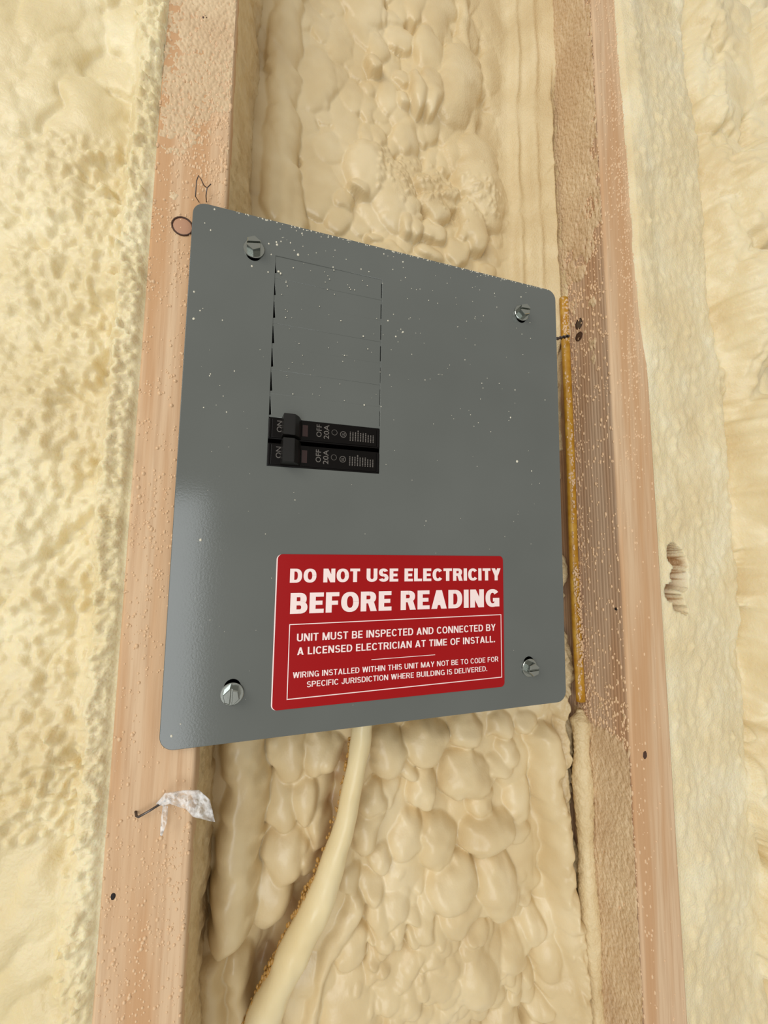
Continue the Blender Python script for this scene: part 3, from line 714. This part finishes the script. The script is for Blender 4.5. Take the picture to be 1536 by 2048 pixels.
for zc, lb in ((.2955, 'upper'), (.2280, 'lower')):
    zb, zt = zc-.0275, zc+.0280
    if lb == 'lower': zb, zt = .1995, .2580
    bm = box_bm(.0050, .2945, zb, zt, 1.0015, 1.12, .0025)
    box_bm(.0130, .2860, zb+.004, zt-.004, .9990, 1.01, .0012, bm)
    box_bm(.0860, .1080, zb+.008, zt-.008, .9982, 1.0, .0010, bm)          # window frame
    box_bm(.0052, .0118, zb+.003, zt-.003, .9982, 1.01, .0016, bm); box_bm(.2872, .2940, zb+.003, zt-.003, .9982, 1.01, .0016, bm)
    br = bm_obj('circuit_breaker', bm, M['black'], PN)
    tag(br, '%s black 20A breaker switched on' % lb)
    # toggle lever
    bm = bmesh.new()
    a0, a1 = zt-.052, zt+.0005
    if lb == 'lower': a0, a1 = .2045, .2635
    b0 = [(.036, a0-.001), (.086, a0-.001), (.086, a1-.001), (.036, a1-.001)]; t0 = [(.0400, a0), (.0670, a0), (.0670, a1), (.0400, a1)]
    v0 = [bm.verts.new(W(x, z, .9992)) for x, z in b0]; vm = [bm.verts.new(W(x, z, .975)) for x, z in [(.0385, a0), (.078, a0), (.078, a1), (.0385, a1)]]
    v1 = [bm.verts.new(W(x, z, .9585)) for x, z in t0]
    for p_, q_ in ((v0, vm), (vm, v1)):
        for k in range(4): bm.faces.new((p_[k], p_[(k+1) % 4], q_[(k+1) % 4], q_[k]))
    bm.faces.new(v1); bm.faces.new(v0[::-1]); bmesh.ops.recalc_face_normals(bm, faces=bm.faces[:])
    bmesh.ops.bevel(bm, geom=bm.edges[:], offset=.0009*S, segments=2, affect='EDGES')
    bm_obj('toggle', bm, M['toggle'], br)
    bm_obj('indicator_window', box_bm(.0885, .1020, zb+.013, zt-.013, .9976, .9990), M['redwin'], br)
    z0 = zc-.0100 if lb == 'upper' else zc-.0115
    dz = 0 if lb == 'upper' else -.0665
    for s_, x0, x1, za, zb_ in (('ON', .0250, .0380, .2861, .3152), ('OFF', .1240, .1375, .2834, .3165), ('20A', .1430, .1570, .2800, .3175)):
        link('lettering', text_mesh(s_, x0, x1, za+dz, zb_+dz, .9984, .004, True), M['print'], br)
    # round certification mark and rating lines, too small to read in the photo
    cx, cz = .1945, .2965+dz
    bm = bmesh.new()
    def ringm(cx, cz, ro, ri, n=20):
        o_ = [bm.verts.new(W(cx+ro*math.cos(2*math.pi*k/n), cz+ro*math.sin(2*math.pi*k/n), .9984)) for k in range(n)]
        i_ = [bm.verts.new(W(cx+ri*math.cos(2*math.pi*k/n), cz+ri*math.sin(2*math.pi*k/n), .9984)) for k in range(n)]
        for k in range(n): bm.faces.new((o_[k], o_[(k+1) % n], i_[(k+1) % n], i_[k]))
    ringm(cx, cz, .0085, .0070); ringm(.1710, cz+.003, .0075, .0066)
    bm_obj('certification_marks', bm, M['print'], br)
    link('lettering', text_mesh('UL', cx-.0038, cx+.0038, cz-.0045, cz+.0045, .9983, .01, True), M['print'], br)
    bm = bmesh.new(); r2 = random.Random(4)
    for k in range(10):
        x = .2120+k*.0070; z = .2815+dz+.001*k*0
        lim = .3060+dz+(.006 if k == 3 else 0)-(.004 if k > 6 else 0)
        while z < lim:
            ln = r2.uniform(.0016, .0055); e_ = min(z+ln, lim)
            vs = [bm.verts.new(W(a, b_, .9984)) for a, b_ in ((x, z), (x+.0028, z), (x+.0028, e_), (x, e_))]; bm.faces.new(vs); z += ln+.0012
    tag(bm_obj('rating_lines', bm, M['print'], br), kind='stuff')
# warning label: heavy grotesque capitals drawn stroke by stroke
def glyph(ch, T):
    t = T*.80; R_ = lambda a, b, c, d: [(a, b), (c, b), (c, d), (a, d)]
    Dg = lambda xb, yb, xt, yt, h: [(xb, yb), (xb+h, yb), (xt+h, yt), (xt, yt)]
    def A(cx, cy, rx, ry, a0, a1):
        n = max(6, int(abs(a1-a0)/9)); out = []; e = .88
        f = lambda c: math.copysign(abs(c)**e, c)
        for k in range(n):
            p = []
            for aa in (a0+(a1-a0)*k/n, a0+(a1-a0)*(k+1)/n):
                c, s_ = f(math.cos(math.radians(aa))), f(math.sin(math.radians(aa)))
                p.append(((cx+rx*c, cy+ry*s_), (cx+(rx-T)*c, cy+(ry-t)*s_)))
            out.append([p[0][1], p[0][0], p[1][0], p[1][1]])
        return out
    h = T*1.12
    if ch == ' ': return .26, []
    if ch == '.': return T, [R_(0, 0, T, T*1.05)]
    if ch == 'I': return T, [R_(0, 0, T, 1)]
    if ch == 'D': return .72, [R_(0, 0, T, 1), R_(0, 0, .34, t), R_(0, 1-t, .34, 1)]+A(.34, .5, .38, .5, -90, 90)
    if ch == 'O': return .78, A(.39, .5, .39, .5, 0, 360)
    if ch == 'C': return .72, A(.38, .5, .38, .5, 36, 324)
    if ch == 'G': return .76, A(.39, .5, .39, .5, 38, 318)+[R_(.76-T, 0.02, .76, .50), R_(.40, .50-t, .76, .50)]
    if ch == 'N': return .74, [R_(0, 0, T, 1), R_(.74-T, 0, .74, 1), Dg(.74-h*1.05, 0, 0, 1, h*1.05)]
    if ch == 'T': return .64, [R_(0, 1-t, .64, 1), R_(.32-T/2, 0, .32+T/2, 1)]
    if ch == 'U': return .72, [R_(0, .36, T, 1), R_(.72-T, .36, .72, 1)]+A(.36, .36, .36, .36, 180, 360)
    if ch == 'S':
        r1 = (1-(.5-t/2))/2; r2 = (.5+t/2)/2
        return .66, A(.33, 1-r1, .31, r1, 18, 270)+A(.33, r2, .33, r2, -160, 90)
    if ch == 'E': return .60, [R_(0, 0, T, 1), R_(0, 0, .60, t), R_(0, 1-t, .59, 1), R_(0, .5-t/2, .54, .5+t/2)]
    if ch == 'F': return .57, [R_(0, 0, T, 1), R_(0, 1-t, .57, 1), R_(0, .48-t/2, .52, .48+t/2)]
    if ch == 'L': return .56, [R_(0, 0, T, 1), R_(0, 0, .56, t)]
    if ch == 'H': return .74, [R_(0, 0, T, 1), R_(.74-T, 0, .74, 1), R_(0, .5-t/2, .74, .5+t/2)]
    if ch in 'PR':
        y = .40; o = [R_(0, 0, T, 1), R_(0, 1-t, .38, 1), R_(0, y, .38, y+t)]+A(.38, (1+y)/2, .31, (1-y)/2, -90, 90)
        if ch == 'R': return .73, o+[Dg(.73-h, 0, .30, y+t*.5, h)]
        return .69, o
    if ch == 'B':
        r1 = (1-(.5-t/2))/2; r2 = (.5+t/2)/2
        return .70, [R_(0, 0, T, 1), R_(0, 0, .38, t), R_(0, 1-t, .38, 1), R_(0, .5-t/2, .40, .5+t/2)]+A(.38, 1-r1, .28, r1, -90, 90)+A(.38, r2, .32, r2, -90, 90)
    if ch == 'A': return .78, [Dg(0, 0, .39-h/2, 1, h), Dg(.78-h, 0, .39-h/2, 1, h), R_(.18, .20, .60, .20+t*.9)]
    if ch == 'V': return .76, [Dg(.38-h/2, 0, 0, 1, h), Dg(.38-h/2, 0, .76-h, 1, h)]
    if ch == 'Y': return .74, [Dg(.37-T/2, .40, 0, 1, h), Dg(.37-T/2, .40, .74-h, 1, h), R_(.37-T/2, 0, .37+T/2, .42)]
    if ch == 'W': return 1.08, [Dg(.29-h/2, 0, 0, 1, h), Dg(.29-h/2, 0, .54-h/2, 1, h), Dg(.79-h/2, 0, .54-h/2, 1, h), Dg(.79-h/2, 0, 1.08-h, 1, h)]
    if ch == 'M': return .90, [R_(0, 0, T*.95, 1), R_(.90-T*.95, 0, .90, 1), Dg(.45-h/2, 0, 0, 1, h), Dg(.45-h/2, 0, .90-h, 1, h)]
    if ch == 'J': return .54, [R_(.54-T, .30, .54, 1)]+A(.27, .30, .27, .30, 182, 360)
def heavy_text(s_, x0, x1, z0, z1, d, T, gap):
    V = []; Fc = []; cur = 0
    for ch in s_:
        w_, ps = glyph(ch, T)
        for k_, p in enumerate(ps):
            b_ = len(V); V += [(cur+a, b2, k_ % 47) for a, b2 in p]; Fc.append(tuple(range(b_, b_+len(p))))
        cur += w_+gap
    cur -= gap
    me = bpy.data.meshes.new('lettering')
    me.from_pydata([((x0+(x1-x0)*a/cur)*S, (d-1-.00003*k_)*S, (z0+(z1-z0)*b2)*S) for a, b2, k_ in V], [], Fc); me.update()
    return me
bk = link('warning_label', curve_mesh([rrect(.0400, .6762, -.3872, -.0188, .012)], .0005, .0001, .9990), M['red'], PN)
tag(bk, 'red warning label with white lettering')
link('white_edge', curve_mesh([rrect(.0372, .30, -.3868, -.0196, .012)], .0003, .0001, .9994), M['white'], bk)
TX = [('DO NOT USE ELECTRICITY', .0704, .6676, -.0885, -.0542, .040), ('BEFORE READING', .0735, .6616, -.1636, -.1134, .040),
      ('UNIT MUST BE INSPECTED AND CONNECTED BY', .0922, .6485, -.2303, -.2118, .014), ('A LICENSED ELECTRICIAN AT TIME OF INSTALL.', .0940, .6465, -.2625, -.2446, .014),
      ('WIRING INSTALLED WITHIN THIS UNIT MAY NOT BE TO CODE FOR', .0855, .6562, -.3162, -.3024, .010), ('SPECIFIC JURISDICTION WHERE BUILDING IS DELIVERED.', .1195, .6200, -.3400, -.3264, .010)]
for s_, x0, x1, z0, z1, bo in TX:
    link('lettering', heavy_text(s_, x0, x1, z0, z1, .9980, {.04: .255, .014: .185, .01: .17}[bo], {.04: .085, .014: .12, .01: .13}[bo]), M['white'], bk)
link('border_line', curve_mesh([[(.0728, -.3655), (.6680, -.3615), (.6680, -.1853), (.0728, -.1882)], [(.0748, -.3633), (.6660, -.3594), (.6660, -.1874), (.0748, -.1902)]], .0002, 0, .9982), M['white'], bk)
link('divider_line', curve_mesh([[(.2818, -.2868), (.4604, -.2861), (.4604, -.2847), (.2818, -.2854)]], .0002, 0, .9982), M['white'], bk)
# foam overspray on the cover
sp = [(397, 273, 3), (337, 357, 2), (373, 401, 2.4), (271, 779, 3), (308, 895, 2.4), (325, 882, 1.6), (269, 944, 4), (445, 954, 2.2), (833, 937, 2), (1173, 957, 2.4), (1462, 957, 2.4), (1510, 1054, 3), (1310, 1052, 2.6),
      (519, 1266, 2.2), (366, 1295, 2), (330, 1490, 2.4), (450, 1420, 2), (470, 1518, 2.2), (878, 1407, 2), (1195, 1170, 2.2), (1338, 1130, 2), (1318, 1475, 2), (790, 655, 4), (803, 667, 3), (626, 622, 3.4), (781, 490, 3.6),
      (777, 474, 2.6), (910, 552, 4.2), (805, 470, 2.2), (730, 484, 2.6), (745, 550, 2), (726, 658, 2.4), (881, 632, 2.2), (844, 744, 2), (886, 525, 2), (863, 478, 2), (940, 500, 1.6), (1125, 628, 2.2), (1130, 646, 2.2), (1103, 702, 2), (1077, 720, 1.6),
      (1297, 640, 2), (1345, 655, 2), (1257, 768, 2), (1232, 764, 1.8), (1215, 737, 1.6), (1335, 742, 1.6), (1137, 524, 1.8), (1205, 580, 1.6), (900, 405, 2), (870, 385, 1.8), (800, 394, 1.6), (935, 420, 2.2), (1095, 444, 2.2), (1080, 432, 1.6), (1052, 442, 1.8), (1437, 547, 2), (1492, 642, 1.6)]
pts = [(300+a/3.072, 330+b_/3.072, c) for a, b_, c in sp]
pts += [(401, 1080, 4.2), (387, 638, 3.6), (1034, 923, 4.2), (1063, 942, 2), (1021, 835, 2.4), (343, 1472, 3.6), (806, 664, 3), (361, 1448, 2.4), (806, 524, 2.6), (1042, 594, 2), (850, 760, 2), (421, 748, 2), (531, 1068, 1.8), (852, 1042, 1.8),
        (590, 1000, 1.8), (728, 810, 2), (716, 1170, 1.6), (905, 1150, 1.6), (1090, 800, 1.8), (1030, 780, 2), (950, 690, 1.6), (1003, 1140, 1.6), (420, 1240, 1.4)]
r2 = random.Random(77)
for k in range(150):
    x = r2.uniform(560, 1060); t = r2.random()**2; y = 445+(x-560)*.25+t*330; pts.append((x, y, r2.uniform(.8, 1.7)))
for k in range(90): pts.append((r2.uniform(370, 1100), r2.uniform(650, 1440), r2.uniform(.6, 1.3)))
P2 = []
for px, py, r_ in pts:
    x, z = q(px, py, 1)
    if not (-.19 < x < .885 and -.445 < z < .845): continue
    if WIN[0] < x < WIN[1] and WIN[2] < z < .33: continue
    if .03 < x < .68 and -.39 < z < -.015: continue
    v = np.array([(px-768)/F, (py-1024)/F, 1.0]); sc_ = 1/np.dot(v, AN)/F
    P2.append((x, z, .9999, r_*.62*sc_, r2.uniform(.85, 1.3), 'y'))
for k in range(130):      # crumbs along the top edge
    x = r2.uniform(-.10, .86); P2.append((x, .8475+r2.uniform(-.002, .001), .9999, r2.uniform(.0008, .0022), 1, 'y'))
specks('foam_specks', P2, M['speck_pale'], PN)
keepw(PN)
# ------------------------------------------------------------------ foam coated cable under the panel
dcab = 1.20
pp = [(735, 1390, 1.16), (725, 1455, 1.17), (712, 1540, 1.175), (688, 1650, 1.18), (655, 1760, 1.19), (610, 1860, 1.205), (560, 1960, 1.225), (520, 2060, 1.25), (490, 2170, 1.28)]
path = smooth_path([P(*a) for a in pp], 16)
rr = [.040+.003*math.sin(i*.11)+.001*math.sin(i*.37) for i in range(len(path))]
rr = [(a*(.84+.95*(i/len(path))**1.6)*S) for i, a in enumerate(rr)]
me = tube_mesh(path, rr, 32, flat=(.80, .85))
n = len(me.vertices); a = np.empty(n*3, np.float32); me.vertices.foreach_get('co', a); a = a.reshape(-1, 3)
a[:, 0] += .0016*vn(a[:, 2], a[:, 1], .022, 3)+.0007*vn(a[:, 2], a[:, 1], .007, 13); a[:, 1] += .0012*vn(a[:, 2]*.4, a[:, 0], .006, 5)
me.vertices.foreach_set('co', a.ravel())
at = me.attributes.new('grain', 'FLOAT', 'POINT'); at.data.foreach_set('value', np.full(n, .06, np.float32))
fo = link('foam_coated_cable', me, M['foam_cable'], None, True)
tag(fo, 'thick cable coated in pale foam, curving down from under the panel', 'cable')
# ragged foam crumbs along the left flank of the cable
pts = []; r2 = random.Random(8)
for i, p_ in enumerate(path):
    for k in range(4 if 62 < i < 118 else (1 if i > 20 else 0)):
        x = p_.x/S-rr[i]/S*r2.uniform(.70, .84); d = 1+p_.y/S+r2.uniform(.004, .03)
        pts.append((x, p_.z/S+r2.uniform(-.01, .01), d, r2.uniform(.0025, .006), 1.4, 'y'))
specks('foam_crumbs', pts, M['amber'], fo)
# ------------------------------------------------------------------ yellow cable against the right stud
pts = []
for py, d in ((600, 1.205), (700, 1.205), (900, 1.205), (1100, 1.21), (1250, 1.21), (1405, 1.205)):
    z = q(1140, py, d)[1]; pts.append(W(stud_left_x(z)-.019, z, d))
ycab = link('yellow_cable', tube_mesh(smooth_path(pts, 10), .0175*S, 20, flat=(1, .8)), M['yellow'], None, True)
tag(ycab, 'mustard yellow cable squeezed between the panel and the right stud', 'cable')
P3 = []; r2 = random.Random(18)
z0, z1 = q(1140, 600, 1.2)[1], q(1140, 1405, 1.2)[1]
for k in range(900):
    z = z1+(z0-z1)*r2.random(); f_ = (z-z1)/(z0-z1)
    a = r2.uniform(-1, 1); cl = float(vn(np.array([z]), np.array([0.]), .06, 3)[0])
    heavy = f_ > .88 or (.08 < f_ < .30)
    if not heavy and a > -.2+cl*1.5: continue
    if f_ < .10 and a > .2: continue
    a2 = a*.9; x = stud_left_x(z)-.019+.0165*a2; d = 1.205-.014*math.sqrt(max(0, 1-a2*a2))
    P3.append((x, z, d+.001, r2.uniform(.0014, .0042), 1.5, 'y'))
specks('foam_crumbs', P3, M['speck'], ycab)
# dark screw tip that reaches from behind the cover to the stud
a_, b_ = Vector(P(1104, 680, 1.165)), Vector(P(1138, 672, 1.165))
hel = []
for k in range(49):
    t = k/48; th = t*2*math.pi*5; hel.append(a_.lerp(b_, t)+Vector((0, math.cos(th), math.sin(th)))*.0055*S)
sctip = empty('drywall_screw', a_); tag(sctip, 'dark threaded screw tip crossing the yellow cable right of the panel', 'screw')
link('shank', tube_mesh([a_, b_], .0042*S, 8), M['wire'], sctip, True); link('thread', tube_mesh(hel, .0022*S, 6), M['wire'], sctip, True); keepw(sctip)
# ------------------------------------------------------------------ staples and plastic scrap
def wire(name, pl, r_): return link(name, tube_mesh([P(*p_) for p_ in pl], r_*S, 6), M['wire'], None, True)
tag(wire('staple', [(398, 404, 1.018), (391, 393, .998), (393, 362, .992), (397, 351, .990), (402, 358, .992), (408, 371, 1.0), (414, 376, 1.010)], .0013), 'thin bent wire staple poking up above the panel top left corner', 'staple')
tag(wire('staple', [(413, 404, 1.017), (412, 392, 1.0), (414, 376, .996), (422, 368, .992)], .0013), 'short wire stub beside the bent staple at the panel corner', 'staple')
st = tag(wire('staple', [(271, 1622, 1.022), (273, 1632, 1.010), (277, 1634, 1.004), (300, 1621, 1.004), (324, 1606, 1.008), (330, 1602, 1.021)], .0026), 'dark staple pinning clear plastic to the lower left stud', 'staple')
def film(poly_c, nu, nv, seed):
    V = []; Fc = []
    for i in range(nu+1):
        for j in range(nv+1):
            s_, t = i/nu, j/nv
            L_, R_ = poly_c
            def ip(A, t):
                k = min(int(t*(len(A)-1)), len(A)-2); f_ = t*(len(A)-1)-k; return (A[k][0]*(1-f_)+A[k+1][0]*f_, A[k][1]*(1-f_)+A[k+1][1]*f_, A[k][2]*(1-f_)+A[k+1][2]*f_)
            a, b_ = ip(L_, t), ip(R_, t); px = a[0]*(1-s_)+b_[0]*s_; py = a[1]*(1-s_)+b_[1]*s_; dd = a[2]*(1-s_)+b_[2]*s_
            w1 = float(vn(np.array([px]), np.array([py]), 14, seed)[0]); w2 = float(vn(np.array([px+py]), np.array([py-px]), 5, seed+1)[0])
            V.append(P(px, py, min(dd-.012+.020*w1+.010*w2, 1.016)))
    for i in range(nu):
        for j in range(nv): Fc.append((i*(nv+1)+j, (i+1)*(nv+1)+j, (i+1)*(nv+1)+j+1, i*(nv+1)+j+1))
    me = bpy.data.meshes.new('film'); me.from_pydata(V, [], Fc); me.update(); return me
pf = empty('plastic_scrap', P(330, 1604, 1.018)); tag(pf, 'crumpled clear plastic scrap under the staple on the lower left stud', 'plastic film')
link('film', film(([(312, 1608, 1.01), (330, 1586, 1.0), (365, 1581, 1.0), (398, 1580, 1.0), (420, 1600, 1.0)], [(325, 1612, 1.01), (340, 1608, 1.0), (372, 1618, 1.0), (386, 1634, .995), (430, 1644, .99)]), 14, 40, 3), M['film'], pf, True)
link('film', film(([(326, 1608, 1.01), (322, 1640, 1.005), (320, 1670, 1.008)], [(336, 1612, 1.01), (334, 1645, 1.005), (324, 1672, 1.008)]), 8, 20, 7), M['film'], pf, True); keepw(pf)
for ch in pf.children:
    m3 = ch.modifiers.new('thickness', 'SOLIDIFY'); m3.thickness = .0001
